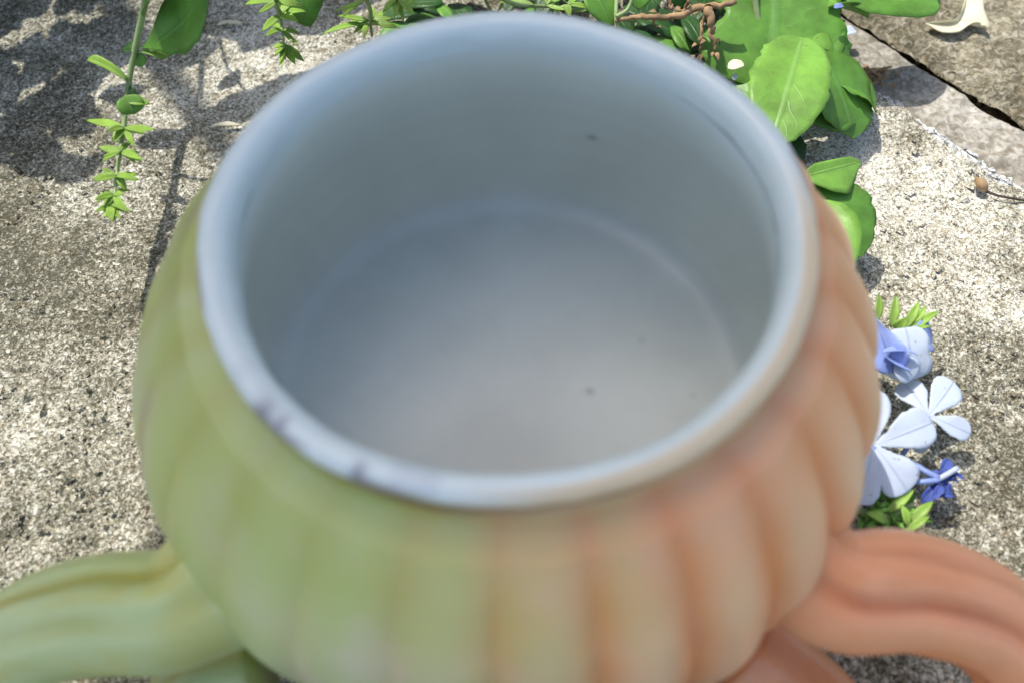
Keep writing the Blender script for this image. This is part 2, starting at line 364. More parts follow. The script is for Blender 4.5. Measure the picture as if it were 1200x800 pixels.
def b_col(r, z, a):
    d = RZ-z; fl = flute(a)**1.5; mott = .5+1.1*fbm(a*2.2, z*.55, 61, 4); m2 = .5+1.2*fbm(a*7, z*.8, 62, 3)
    g = mixv((.39, .46, .10), (.50, .60, .21), np.clip(.25+.45*fl+.7*(mott-.5), 0, 1))
    g = mixv(g, (.44, .43, .12), np.clip(1.1-d*.75, 0, 1)*.7)
    g = mixv(g, (.52, .56, .40), np.clip((m2-.52)*1.6, 0, .5))
    g = mixv(g, (.60, .65, .44), np.clip(smooth01(1-abs(a-4.45)/.75)*smooth01((d-1)/1.5)*(.35+1.2*(m2-.3)), 0, .75))
    o = mixv((.82, .30, .10), (.97, .57, .31), np.clip(fl*1.1-.05+.5*(mott-.5), 0, 1))
    o = mixv(o, (.72, .31, .13), np.clip(1.5-d*.75, 0, 1)*.75)
    o = mixv(o, (.84, .65, .46), smooth01((d-3.2)/2.8)*.3*fl)
    c = mixv(g, o, smooth01((orangeness-.5+.35*(mott-.5)+.30*(m2-.5)+.10*(.5-fl))*.85+.5))
    # dark brown line and tan clay band just below the lip
    br = np.clip(1.2-abs(d-.36-.04*np.sin(a*3))/.15, 0, 1)*np.clip(.75+2.2*fbm(a*2, a*0, 71, 3), 0, 1)
    c = mixv(c, (.15, .075, .05), br*.95)
    tan = np.clip(1-abs(d-.45)/.22, 0, 1)*smooth01((np.cos(a+.75)-.45)/.4)
    c = mixv(c, (.68, .52, .30), tan*.9)
    # old crack line on the green shoulder
    ln = np.clip(1-abs((a-3.52)-.04*(d-2.9))/.06, 0, 1)*np.clip(1.3-abs(d-2.9)/1.0, 0, 1)
    return mixv(c, (.24, .15, .06), ln*.9)
lathe('body', prof, M['cup_body'], b_col, b_rad, zfn=b_z)
# rounded lip with a slightly uneven edge
lp = [tuple(p[:2]) for p in catmull([(3.96, RZ-.25, 0), (4.02, RZ-.18, 0), (4.015, RZ-.09, 0), (3.95, RZ-.015, 0), (3.83, RZ+.01, 0), (3.71, RZ-.03, 0), (3.63, RZ-.13, 0), (3.585, RZ-.27, 0), (3.57, RZ-.42, 0)], 26)]
def rim_r(r, z, a): return r*wobr+.035*fbm(a*6, z*3, 33, 3)
def rim_z(r, z, a): return z+.05*np.sin(a*2+.4)*0+.06*fbm(a*2.6, a*0+2, 35, 3)
def rim_col(r, z, a):
    c = np.tile(np.array(RIMC), (len(a), 1)); n = fbm(a*4.5, z*2.2, 81, 4)
    out = smooth01((r-3.95)/.07)
    c = mixv(c, (.42, .44, .52), np.clip((n-.09)*4, 0, 1)*.45*smooth01((-np.sin(a)-.1)/.4))
    c = mixv(c, (.20, .15, .15), np.clip((fbm(a*5, z*1.5, 83, 3)+.07)*5, 0, 1)*out*.75)
    tan = smooth01((np.cos(a+.75)-.50)/.35)*smooth01((r-3.76)/.10)
    c = mixv(c, (.72, .56, .34), tan*.95)
    for a0, w0 in ((-2.35, .035), (-2.28, .02), (-2.0, .022)):
        aa = (a-a0+math.pi) % (2*math.pi)-math.pi
        c = mixv(c, (.16, .15, .22), np.exp(-(aa/w0)**2)*smooth01((r-3.75)/.2)*.75)
    return c
lathe('rim', lp, M['cup_in'], rim_col, rim_r, zfn=rim_z)
NIN = 110
ip = [(3.571, RZ-.41), (3.58, RZ-.6), (3.62, RZ-.9), (3.73, RZ-1.3), (3.93, RZ-1.9), (4.12, RZ-2.5), (4.28, RZ-3.2), (4.36, RZ-3.9), (4.34, RZ-4.4), (4.22, RZ-4.72),
      (3.98, RZ-4.90), (3.6, RZ-4.98), (2.8, RZ-5.06), (1.9, RZ-5.12), (1.0, RZ-5.14), (.3, RZ-5.14)]
INC = (.69, .735, .66)
def in_col(r, z, a):
    d = RZ-z; c = np.tile(np.array(INC), (len(a), 1)); c = mixv(c, (.61, .655, .63), smooth01((d-4.3)/.6))
    c = mixv(c, RIMC, smooth01(1-(d-.25)/.6)); n = fbm(np.cos(a)*r*.8+40, np.sin(a)*r*.8+40+z*.4, 91, 4)
    rings = 1-.018*(np.sin(d*9+.6*np.sin(a*2))*.5+.5)*smooth01((4.5-d)/.4)
    c = np.clip(c*(1+.18*n[..., None])*rings[..., None], 0, 1)
    for sx_, sy_, sz_, w_, k_ in SPECKS_AND_SHADE:
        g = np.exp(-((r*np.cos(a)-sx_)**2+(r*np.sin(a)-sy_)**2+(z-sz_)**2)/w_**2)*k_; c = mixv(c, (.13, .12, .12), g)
    return c
SPECKS_AND_SHADE = [(*at(690, 457, RZ-5.1), .07, .7), (*at(640, 350, RZ-4.9), .06, .35), (*at(592, 540, RZ-5.1), 1.5, .30), (*at(696, 214, RZ-2.9)[:1], 3.93, RZ-2.75, .09, .7), (2.2, 3.25, RZ-3.4, .07, .4), (*at(520, 410, RZ-5.1), .05, .3)]  # widest entry paints the near wall's shade on the floor; others are specks
pi_ = catmull([(r, z, 0) for r, z in ip], NIN)[:, :2]
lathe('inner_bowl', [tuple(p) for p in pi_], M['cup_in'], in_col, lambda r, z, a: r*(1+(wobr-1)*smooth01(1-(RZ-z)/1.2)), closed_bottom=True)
bp = [(4.45, 2.35), (4.5, 2.0), (4.3, 1.5), (3.9, 1.0), (3.4, .6), (3.15, .35), (3.2, .12), (3.15, .0), (2.9, -.02)]
def base_col(r, z, a):
    m_ = .5+fbm(a*3, z, 95, 3); return mixv(mixv((.38, .42, .12), (.45, .50, .25), m_), mixv((.55, .2, .09), (.64, .32, .16), m_), orangeness)
bpp = catmull([(r, z, 0) for r, z in bp], 24)[:, :2]
lathe('base', [tuple(p) for p in bpp], M['cup_body'], base_col, lambda r, z, a: r+.05*(flute(a)-.5), closed_bottom=True)

def handle(P, side, seed):
    P = catmull(P, 70); K = len(P); n = 40
    R = .82+.04*np.sin(np.linspace(0, 9, K)+seed)+.20*np.exp(-(np.linspace(0, 1, K)/.06)**2)+.12*np.exp(-((np.linspace(0, 1, K)-1)/.06)**2)
    def pr(a, t):
        # two raised cords and a groove between them, crossing slowly along the handle
        g = 0
        for c0, w_, d_ in ((.30, .17, .17), (-.55, .13, .10), (1.75, .2, .12), (-2.5, .25, .12)):
            x = (a-c0-.10*math.sin(3.2*t+seed)-.25*t+math.pi) % (2*math.pi)-math.pi; g += d_*math.exp(-(x/w_)**2)
        k = .07*math.exp(-((t-.42)/.03)**2)+.05*math.exp(-((t-.58)/.025)**2)
        return 1.06-g+k+.02*math.sin(a*2+t*17+seed)+.018*math.sin(a*3-t*31)
    V, F = tube_vf(P, R, n, prof=pr)
    C = []
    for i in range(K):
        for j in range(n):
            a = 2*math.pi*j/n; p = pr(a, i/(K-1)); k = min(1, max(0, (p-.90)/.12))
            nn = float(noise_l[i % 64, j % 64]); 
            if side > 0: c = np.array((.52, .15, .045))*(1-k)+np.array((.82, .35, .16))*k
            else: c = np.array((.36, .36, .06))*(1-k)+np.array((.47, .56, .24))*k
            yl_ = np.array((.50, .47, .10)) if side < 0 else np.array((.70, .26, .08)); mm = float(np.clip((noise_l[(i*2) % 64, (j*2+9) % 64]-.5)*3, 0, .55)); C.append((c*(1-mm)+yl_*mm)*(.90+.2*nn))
    C += [C[0], C[-1]]
    return mesh_obj('handle', V, F, M['cup_body'], cup, col=np.array(C))
xx, yy = np.meshgrid(np.arange(64)/9., np.arange(64)/9.); noise_l = .5+fbm(xx, yy, 99, 3)
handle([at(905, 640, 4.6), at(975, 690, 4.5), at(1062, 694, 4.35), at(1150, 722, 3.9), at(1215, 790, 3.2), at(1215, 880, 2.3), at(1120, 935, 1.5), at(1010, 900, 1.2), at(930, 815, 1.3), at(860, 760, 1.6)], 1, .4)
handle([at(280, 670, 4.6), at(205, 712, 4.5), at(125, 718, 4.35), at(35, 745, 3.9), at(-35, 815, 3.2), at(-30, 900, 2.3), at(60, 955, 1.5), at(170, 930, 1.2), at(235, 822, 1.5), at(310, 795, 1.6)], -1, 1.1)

# ------------------------------------------------------------------ plants in the picture
def whorl(parent, c, axis, n, ln, wd, mat, tilt=.9, ph=0.0, **kw):
    axis = unit(axis); e1 = unit(np.cross(axis, (0.1, .2, 1))); e2 = np.cross(axis, e1)
    for k in range(n):
        a = ph+2*math.pi*k/n+rng.uniform(-.25, .25); d = unit((math.cos(a)*e1+math.sin(a)*e2)*math.sin(tilt)+axis*math.cos(tilt))
        l = ln*rng.uniform(.75, 1.15)
        leaf('leaf', parent, c, c+d*l, wd*rng.uniform(.8, 1.2), mat, wl=LANCE, nrm=unit(np.array([0, -.25, 1])+.3*axis), fold=.35, arch=rng.uniform(-.05, .15), nl=9, nw=5, thick=.012)
# left trailing sprig
sp = thing('trailing_sprig', 'long pale green trailing sprig below one big leaf, left of the cup', 'plant', at(150, 100, 3.2), 'lime sprigs trailing over the stone')
SL = [at(192, -70, 7.0), at(171, 0, 5.2), at(152, 90, 3.8), at(146, 140, 3.3), at(139, 190, 3.0), at(134, 228, 2.9), at(131, 250, 2.85)]
tube('stem', SL, [.085, .075, .065, .055, .045, .035, .02], M['leaf_pale'], sp, n=8)
leaf('leaf', sp, at(166, 56, 4.3), at(246, -34, 6.3), 1.65, M['leaf_mid'], wl=([0, .12, .3, .5, .7, .88, 1], [.04, .22, .66, .98, .95, .6, .15]), nrm=(.25, -.3, 1), fold=.25, arch=-.06, bend=-.06, wave=.006)
leaf('leaf', sp, at(170, 18, 5.0), at(204, -24, 5.9), .8, M['leaf_bright'], fold=.3)
leaf('leaf', sp, at(150, 95, 3.8), at(103, 70, 4.1), .34, M['leaf_lime'], wl=([0, .2, .8, .95, 1], [.3, .7, 1, .8, .3]), fold=.8, nl=12)
leaf('leaf', sp, at(163, 61, 4.2), at(197, 67, 4.1), .36, M['leaf_lime'], wl=OBOV, fold=.4, nl=12)
leaf('leaf', sp, at(162, 60, 4.2), at(144, 57, 4.1), .42, M['leaf_dark'], wl=OVATE, fold=.4, nl=12)
leaf('leaf', sp, at(160, 62, 4.15), at(166, 80, 3.9), .36, M['leaf_bright'], fold=.3, nl=10)
leaf('leaf', sp, at(154, 100, 3.7), at(158, 118, 3.5), .16, M['leaf_dark'], nl=8)
leaf('leaf', sp, at(148, 112, 3.6), at(158, 134, 3.3), .6, M['leaf_bright'], wl=ROUND, fold=.3, nl=12)
leaf('leaf', sp, at(148, 118, 3.5), at(176, 122, 3.4), .28, M['leaf_lime'], nl=10)
def P_(t): return catmull(SL, 101)[int(t*100)]
for (px, py, z, lst) in [
    (146, 150, 3.25, [((102, 143), .42), ((183, 153), .38), ((132, 168), .3), ((160, 172), .26)]),
    (142, 178, 3.1, [((113, 172), .34), ((168, 190), .34), ((118, 190), .26), ((156, 166), .2)]),
    (137, 207, 3.0, [((107, 212), .3), ((162, 206), .34), ((120, 198), .22), ((150, 222), .3)]),
    (134, 228, 2.92, [((108, 234), .3), ((156, 222), .26), ((152, 250), .3), ((120, 246), .3)]),
    (131, 240, 2.88, [((131, 263), .38), ((121, 258), .28), ((141, 260), .3), ((147, 252), .22), ((112, 250), .2)])]:
    for k in range(7):
        a = rng.uniform(0, 6.28); q_ = rng.uniform(.6, 1.1); lst = lst+[((px+28*q_*math.cos(a), py+8+11*q_*math.sin(a)), .27)]
    for (qx, qy), wd in lst:
        leaf('leaf', sp, at(px, py, z), at(qx+rng.uniform(-3, 3), qy+rng.uniform(-3, 3), z+rng.uniform(-.5, .35)), wd*.6, M['leaf_lime'], wl=LANCE, fold=.45, nrm=(rng.uniform(-.4, .4), -.2, 1), arch=rng.uniform(-.04, .12), nl=9, nw=5, thick=.014)

def small_sprig(label, stem, nodes, big=(), cat='plant', z0=2.5, r=.05, name='trailing_sprig', mat='leaf_lime', wd0=.3):
    t = thing(name, label, cat, stem[0], 'lime sprigs trailing over the stone')
    tube('stem', stem, [r*1.3, r, r*.5], M['leaf_pale'], t, n=7)
    for (px, py, z, lst) in nodes:
        for (qx, qy) in lst:
            leaf('leaf', t, at(px, py, z), at(qx, qy, z+rng.uniform(-.45, .3)), wd0*rng.uniform(.45, .85), M[mat], wl=LANCE, fold=.4,
                 nrm=(rng.uniform(-.4, .4), -.2, 1), arch=rng.uniform(-.04, .12), nl=9, nw=5, thick=.014)
    for (b, tp, wd, m_) in big: leaf('leaf', t, b, tp, wd, M[m_], fold=.2, wave=.006)
    return t
small_sprig('short lime sprig dangling against a green leaf at the top edge',
    [at(312, -60, 6), at(322, -5, 4.0), at(330, 30, 3), at(334, 70, 2.6)],
    [(324, 2, 3.8, [(286, 6), (302, 16), (352, -6), (358, 8)]), (328, 18, 3.4, [(360, 14), (306, 38), (344, 2), (350, 26)]),
     (331, 36, 3.0, [(310, 44), (352, 40), (316, 30), (350, 54)]), (334, 52, 2.7, [(320, 54), (357, 73), (330, 80), (346, 76), (322, 66)])],
    big=[(at(340, -30, 3.4), at(364, 32, 2.4), 1.25, 'leaf_mid')])
small_sprig('lime sprig with spiky whorls touching the back left of the rim',
    [at(400, -60, 6), at(432, 6, 3.2), at(434, 26, 2.6), at(436, 44, 2.2)],
    [(428, 0, 3.4, [(400, 22), (390, 14), (450, -8), (412, -6)]), (433, 24, 2.6, [(394, 18), (460, 22), (470, 34), (404, 30), (440, 8)]),
     (434, 28, 2.4, [(426, 46), (462, 30), (452, 12), (414, 40), (374, 42)])])
small_sprig('small lime star-shaped shoot with narrow pointed leaves at the top edge',
    [at(455, -60, 6), at(464, -10, 3.6), at(468, 2, 3)],
    [(466, -2, 3.2, [(486, 18), (474, 28), (462, 22), (448, 16), (490, 6), (484, -8), (452, -4)])])
small_sprig('thin lime shoot lying sideways over the dark undergrowth behind the middle of the rim',
    [at(560, -20, 4), at(600, 4, 3.0), at(645, 8, 2.6), at(690, 12, 2.4)],
    [(626, 6, 2.8, [(584, 3), (600, 8)]), (640, 6, 2.7, [(660, -2), (646, -8), (664, 12)]), (665, 6, 2.6, [(648, 16), (694, 12), (676, -2), (668, 20)]), (690, 10, 2.4, [(704, 0), (672, 14), (698, 18)])])

# broad-leaved plant right of the cup
bl = thing('broad_leaved_plant', 'plant with broad smooth green leaves in the joint, right behind the cup', 'plant', at(905, 120, 0))
tube('stem', [at(905, 150, 0), at(905, 100, 1.0), at(890, 40, 1.8), at(880, -40, 3)], [.16, .13, .1, .08], M['leaf_pale'], bl)
tube('stem', [at(910, 160, .1), at(925, 180, .5), at(938, 210, .9), at(942, 240, 1.2)], [.09, .08, .07, .06], M['leaf_pale'], bl)
lobeL = ([0, .08, .2, .36, .5, .62, .78, .9, 1], [.2, .9, 1.15, 1.1, .95, 1.0, .65, .4, 0])
lobeR = ([0, .07, .18, .32, .42, .50, .58, .7, .82, .92, 1], [.15, .8, 1.05, .98, .75, .72, 1.15, .95, .45, .22, 0])
leaf('leaf', bl, at(902, 106, 1.3), at(908, -66, 2.6), 3.55, M['leaf_mid'], wl=lobeL, wr=lobeR, nrm=(.05, -.15, 1), fold=.10, arch=.05, wave=.012, nl=40, nw=15, seed=2.0)
leaf('leaf', bl, at(925, 62, 1.5), at(991, 24, 2.0), 1.9, M['leaf_mid'], wl=LANCE, nrm=(.1, -.2, 1), fold=.12, arch=.05, wave=.01, nl=20, nw=9)
leaf('leaf', bl, at(940, 44, 2.6), at(902, 176, 2.3), 1.85, M['leaf_bright'], wl=([0, .08, .2, .4, .6, .8, .93, 1], [.3, .62, .88, 1, .98, .75, .42, 0]),
     wr=([0, .08, .2, .4, .6, .75, .9, 1], [.25, .6, .85, 1, 1.0, .85, .5, 0]), nrm=(-.1, -.3, 1), fold=.15, arch=.07, wave=.006, nl=30, nw=13, seed=.5)
leaf('leaf', bl, at(962, 60, 2.0), at(1000, 163, .8), 2.2, M['leaf_mid'], wl=OVATE, wr=ROUND, nrm=(.35, -.1, 1), fold=.12, arch=.06, wave=.012, nl=26, nw=11)
leaf('leaf', bl, at(968, 84, 1.5), at(1026, 128, .5), 1.6, M['leaf_mid'], wl=ROUND, nrm=(.3, .1, 1), fold=.3, arch=.1, wave=.02, nl=22, nw=9)
leaf('leaf', bl, at(948, 140, 1.2), at(1004, 118, .9), 1.45, M['leaf_mid'], wl=OVATE, nrm=(.1, -.3, 1), fold=.15, wave=.012, nl=22, nw=9)
leaf('leaf', bl, at(952, 45, 2.0), at(978, 62, 1.7), .6, M['leaf_bright'], wl=LANCE, fold=.3)
leaf('leaf', bl, at(962, 66, 1.7), at(958, 136, 1.2), 1.0, M['leaf_dark'], wl=OVATE, nrm=(.6, -.3, 1), fold=.3)
leaf('leaf', bl, at(938, 209, 2.0), at(1010, 190, 1.6), 1.15, M['leaf_bright'], wl=([0, .1, .3, .5, .7, .85, 1], [.1, .35, .95, 1.25, .7, .3, 0]), wr=([0, .2, .5, .8, 1], [.1, .4, .35, .3, 0]), nrm=(0, -.5, 1), fold=.25, arch=.08, nl=24, nw=9)
leaf('leaf', bl, at(940, 212, 1.7), at(998, 206, 1.5), .45, M['leaf_dark'], wl=LANCE, nrm=(0, .3, 1), fold=.2)
leaf('leaf', bl, at(946, 214, 1.7), at(1012, 300, .9), 2.3, M['leaf_mid'], wl=([0, .1, .25, .5, .75, .92, 1], [.4, .9, 1.2, 1.15, .8, .4, 0]), wr=([0, .1, .25, .5, .75, .92, 1], [.3, .5, .7, .85, .7, .4, 0]), nrm=(.15, -.2, 1), fold=.2, arch=.08, wave=.008, nl=26, nw=11)
leaf('leaf', bl, at(948, 235, 1.9), at(992, 330, 1.6), 1.5, M['leaf_bright'], wl=OVATE, nrm=(-.2, -.3, 1), fold=.2, arch=.1, nl=24, nw=9)
leaf('leaf', bl, at(850, 60, 1.2), at(872, 160, .8), 1.5, M['leaf_mid'], wl=OVATE, nrm=(-.3, -.2, 1), fold=.2, wave=.01)
leaf('leaf', bl, at(905, 140, .9), at(880, 210, .5), 1.3, M['leaf_dark'], wl=OVATE, fold=.2)
leaf('leaf', bl, at(920, 150, .7), at(925, 215, .3), .9, M['leaf_dark'], wl=OVATE, fold=.2)
# overhanging leaves at the top right
ol = thing('overhanging_shoot', 'shoot with one long flat green leaf over the dark joint at the top', 'plant', at(975, -30, 2.0))
tube('stem', [at(940, -60, 2.2), at(965, -20, 2.3), at(975, 5, 2.2)], [.08, .06, .04], M['leaf_pale'], ol)
leaf('leaf', ol, at(985, -8, 2.4), at(1102, 2, 1.9), 1.55, M['leaf_mid'], wl=ROUND, nrm=(0, -.1, 1), fold=.1, arch=.04, nl=24, nw=9)
leaf('leaf', ol, at(970, 8, 2.3), at(1018, 22, 1.7), .85, M['leaf_bright'], wl=OVATE, nrm=(-.1, .5, 1), fold=.7, arch=.05)
leaf('leaf', ol, at(968, 6, 2.0), at(985, 26, 1.6), .5, M['leaf_dark'], wl=OVATE, fold=.3)

# dark undergrowth between the sprigs
for i, (label, spots) in enumerate([
    ('low dark green undergrowth in shade directly behind the back of the cup rim', [(470, 700)]),
    ('dark leafy undergrowth around the dry brown twig, between the rim and the broad leaves', [(690, 900)])]):
    t = thing('undergrowth_plant', label, 'plant', at(spots[0][0]+80, 10, 0), 'dark low undergrowth behind the cup')
    for k in range(30 if i == 0 else 60):
        px = rng.uniform(*spots[0]); py = rng.uniform(-40, 30) if i == 0 else rng.uniform(-40, 95)
        z = rng.uniform(.2, 1.5); b = at(px, py, z); a = rng.uniform(0, 6.28); l = rng.uniform(.7, 1.6)
        leaf('leaf', t, b, b+np.array([math.cos(a)*l, math.sin(a)*l, rng.uniform(-.4, .3)]), l*.5, M['leaf_dark'] if rng.random() < .8 else M['leaf_mid'], wl=OVATE, fold=.2, nl=9, nw=5)
    for k in range(9):
        px = rng.uniform(*spots[0]); p = at(px, rng.uniform(-30, 20), 0); tube('stem', [p, p+rng.normal(0, .5, 3)+np.array([0, 0, 1.2])], [.05, .03], M['leaf_pale'], t, n=6, k=6)
# bright leaves by the rim (700-760, 0-25)
yl = thing('young_leaf_shoot', 'shoot with upright green leaves and a pale forked stalk behind the rim', 'plant', at(715, -20, 1.5))
tube('stem', [at(724, -30, 2.8), at(722, 12, 2.4), at(722, 34, 2.1)], [.05, .05, .04], M['leaf_pale'], yl)
tube('stem', [at(722, 20, 2.4), at(736, 10, 2.5), at(744, -14, 2.8)], [.05, .045, .04], M['leaf_pale'], yl)
leaf('leaf', yl, at(690, -16, 2.6), at(716, 32, 2.0), .95, M['leaf_mid'], fold=.2)
leaf('leaf', yl, at(752, -20, 2.4), at(748, 12, 2.0), .7, M['leaf_mid'], fold=.2)
leaf('leaf', yl, at(778, -30, 2.2), at(800, 12, 1.6), .9, M['leaf_dark'], fold=.2)

# dry twig with shrivelled flowers
dt = thing('dry_twig', 'brown forked dry twig with shrivelled flower heads behind the rim', 'twig', at(820, 15, 2.4))
tube('branch', [at(722, 24, 2.3), at(752, 20, 2.4), at(785, 20, 2.5), at(815, 12, 2.7), at(862, 2, 2.9)], [.05, .07, .08, .10, .07], M['dry_tan'], dt, n=8, k=34, wob=.025)
tube('branch', [at(830, 10, 2.8), at(834, 34, 2.5), at(838, 60, 2.1)], [.12, .09, .04], M['dry_tan'], dt, n=8, k=20, wob=.02)
tube('branch', [at(826, 6, 2.8), at(822, 40, 2.3), at(820, 78, 1.6)], [.05, .04, .03], M['dry_tan'], dt, n=6, k=20, wob=.03)
tube('branch', [at(800, 16, 2.6), at(806, 2, 2.9), at(796, -12, 3)], [.05, .04, .03], M['dry_tan'], dt, n=6, k=14, wob=.02)
for k in range(26):
    px, py = [(790, 12), (770, 20), (808, 16), (826, 10), (836, 50), (824, 66)][k % 6]; b = at(px+rng.normal(0, 6), py+rng.normal(0, 5), 2.3)
    d = rng.normal(0, 1, 3); leaf('dry_flake', dt, b, b+unit(d)*rng.uniform(.15, .34), rng.uniform(.08, .18), M['dry_tan'], nl=6, nw=5, fold=.6, curl=.3, wave=.06)

# dried tan blossom at the edge of the smooth strip
db = thing('dried_blossom', 'crumbly tan dried blossom on the stone beside the broad leaves', 'dried blossom', at(1022, 88, .1))
for k in range(30):
    b = at(1024+rng.normal(0, 10), 90+rng.normal(0, 5), .12); d = rng.normal(0, 1, 3); d[2] = abs(d[2])*.5
    leaf('dry_flake', db, b, b+unit(d)*rng.uniform(.15, .4), rng.uniform(.07, .16), M['dry_tan'], nl=6, nw=5, fold=.5, curl=.3, wave=.05)
tube('stem', [at(985, 66, .5), at(1000, 76, .3), at(1018, 90, .15)], [.03, .03, .03], M['dry_tan'], db, n=6, k=14, wob=.02)

# ------------------------------------------------------------------ plumbago sprig with flowers
pb = thing('plumbago_sprig', 'sprig with pale blue-white flowers and green calyces on the stone right of the cup', 'flower', at(1010, 560, .8))
tube('stem', [at(930, 560, .6), at(985, 590, .7), at(1035, 604, .7), at(1070, 590, .7)], [.09, .08, .06, .05], M['leaf_pale'], pb)
tube('stem', [at(930, 560, .6), at(970, 480, .8), at(1010, 410, .7), at(1050, 388, .7)], [.08, .07, .06, .05], M['leaf_pale'], pb)
PET = ([0, .10, .3, .55, .78, .92, .98, 1], [.12, .2, .5, .9, 1, .78, .45, .12])
def flower(c, tips, wds, mat, cz, tube_to=None, fold=.10, nrm=(0, -.25, 1), **kw):
    n = leaf_n = None
    c = at(*c, cz); fl = bpy.data.objects.new('flower', None); COL.objects.link(fl); fl.parent = pb; fl['_o'] = list(pb['_o']); fl.empty_display_size = .01
    for (tp, tz), wd, in zip(tips, wds):
        leaf('petal', fl, c, at(*tp, tz), wd, M[mat], wl=PET, nrm=nrm, fold=fold, arch=rng.uniform(.02, .10), wave=kw.get('wave', .012), nl=22, nw=11, thick=.008)
    V, F = tube_vf(catmull([c+np.array([0, 0, .04]), c+np.array([0, 0, -.05])], 4), .05, 8); mesh_obj('throat', V, F, M['petal_blue'], fl)
    if tube_to is not None:
        P = catmull([c, (c+tube_to)/2+np.array([0, 0, -.1]), tube_to], 12); V, F = tube_vf(P, .055, 8); mesh_obj('corolla_tube', V, F, M['petal_blue'], fl)
    return fl
flower((1088, 487), [((1057, 447), .85), ((1117, 446), .95), ((1138, 508), .75), ((1075, 530), .6)], [.66, .70, .5, .36], 'petal_white', .95, tube_to=at(1040, 560, .6))
flower((1024, 522), [((1093, 494), 1.25), ((1064, 576), 1.05), ((1004, 590), 1.1), ((984, 505), 1.2), ((1024, 455), .95)], [.84, .92, .7, .7, .7], 'petal_white', 1.35, tube_to=at(1010, 590, .8), fold=.14)
# folded blue flower above
fb = bpy.data.objects.new('flower', None); COL.objects.link(fb); fb.parent = pb; fb['_o'] = list(pb['_o'])
c = at(1046, 402, 1.3)
leaf('petal', fb, at(1060, 384, 1.7), at(1064, 446, 1.0), 1.0, M['petal_white'], wl=([0, .06, .2, .45, .55, .7, .88, .97, 1], [.5, .8, .92, .86, .84, 1, .85, .4, .1]), nrm=(0, -.2, 1), fold=.1, arch=.14, wave=.012, nl=20, nw=11, thick=.008)
leaf('petal', fb, at(1024, 372, 1.8), at(1050, 436, 1.3), .85, M['petal_blue'], wl=PET, nrm=(-.5, -.1, 1), fold=.5, arch=.10, wave=.03, nl=20, nw=9, thick=.008)
leaf('petal', fb, at(1018, 380, 1.4), at(1036, 420, 1.0), .5, M['petal_blue'], wl=ROUND, nrm=(-.4, .1, 1), fold=.6, wave=.04, nl=16, nw=9, thick=.008)
leaf('petal', fb, at(1072, 390, 1.4), at(1092, 402, 1.0), .75, M['petal_blue'], wl=ROUND, nrm=(.4, -.1, 1), fold=.3, wave=.03, nl=16, nw=9, thick=.008)
leaf('petal', fb, at(1034, 412, 1.72), at(1076, 416, 1.6), .26, M['petal_blue'], wl=LANCE, nrm=(0, .6, 1), fold=.5, arch=.1, nl=12, nw=7, thick=.008)
leaf('petal', fb, at(1036, 416, 1.70), at(1070, 434, 1.5), .24, M['petal_blue'], wl=LANCE, nrm=(0, .6, 1), fold=.5, arch=-.08, nl=12, nw=7, thick=.008)
leaf('petal', fb, at(1052, 420, 1.45), at(1070, 444, 1.2), .7, M['petal_white'], wl=ROUND, nrm=(.2, -.3, 1), fold=.2, nl=14, nw=9, thick=.008)
# green calyces above the blue flower
for (b, tp, wd) in [((1005, 378), (1011, 340), .18), ((1028, 376), (1030, 343), .20), ((1044, 384), (1050, 345), .24), ((1060, 386), (1078, 352), .22), ((1066, 386), (1086, 358), .2), ((1064, 388), (1102, 364), .22), ((1060, 390), (1092, 382), .16), ((1050, 388), (1062, 372), .3)]:
    leaf('calyx', pb, at(*b, 1.2), at(*tp, 1.5), wd*1.1, M['leaf_lime'], wl=LANCE, fold=.6, arch=.08, nl=10, nw=5, thick=.02)
# shrivelled deep blue flower
fd = bpy.data.objects.new('flower', None); COL.objects.link(fd); fd.parent = pb; fd['_o'] = list(pb['_o'])
for k in range(20):
    b = at(1104+rng.normal(0, 7), 566+rng.normal(0, 8), .75); a = rng.uniform(0, 6.28); d = unit(np.array([math.cos(a), math.sin(a), rng.uniform(-.2, .9)]))
    leaf('petal', fd, b, b+d*rng.uniform(.2, .38), rng.uniform(.12, .34), M['petal_deep'], wl=PET, fold=.8, arch=.3, curl=.5, wave=.10, nl=10, nw=7, thick=.008)
for (a_, b_, r_) in [((1066, 540), (1100, 560), .06), ((1058, 564), (1100, 562), .055), ((1084, 568), (1122, 548), .055)]:
    V, F = tube_vf(catmull([at(*a_, .8), at((a_[0]+b_[0])/2, (a_[1]+b_[1])/2+1, 1.0), at(*b_, 1.0)], 10), r_, 8); mesh_obj('corolla_tube', V, F, M['petal_blue'] if b_[0] < 1110 else M['petal_white'], fd)
leaf('petal', fd, at(1012, 575, .9), at(1022, 560, 1.0), .4, M['petal_deep'], wl=ROUND, fold=.4, wave=.05, nl=10, nw=7)
# leafy calyx tuft
for k in range(60):
    px, py = rng.uniform(1005, 1060), rng.uniform(584, 628); b = at(px, py, rng.uniform(.2, .8)); a = rng.uniform(0, 6.28); l = rng.uniform(.3, .6)
    leaf('calyx', pb, b, b+np.array([math.cos(a)*l, math.sin(a)*l, rng.uniform(-.1, .35)]), .13, M['leaf_mid'] if k % 2 else M['leaf_bright'], wl=LANCE, fold=.5, nl=8, nw=5)
for (b, tp, wd) in [((1040, 600), (1072, 572), .28), ((1066, 612), (1094, 586), .28), ((1064, 616), (1056, 590), .26), ((1062, 622), (1090, 604), .22), ((1040, 612), (1014, 600), .3), ((1044, 616), (1030, 640), .3), ((1060, 618), (1072, 636), .26)]:
    leaf('calyx', pb, at(*b, .8), at(*tp, 1.0), wd*.85, M['leaf_lime'], wl=LANCE, fold=.5, nl=10, nw=5, thick=.02)

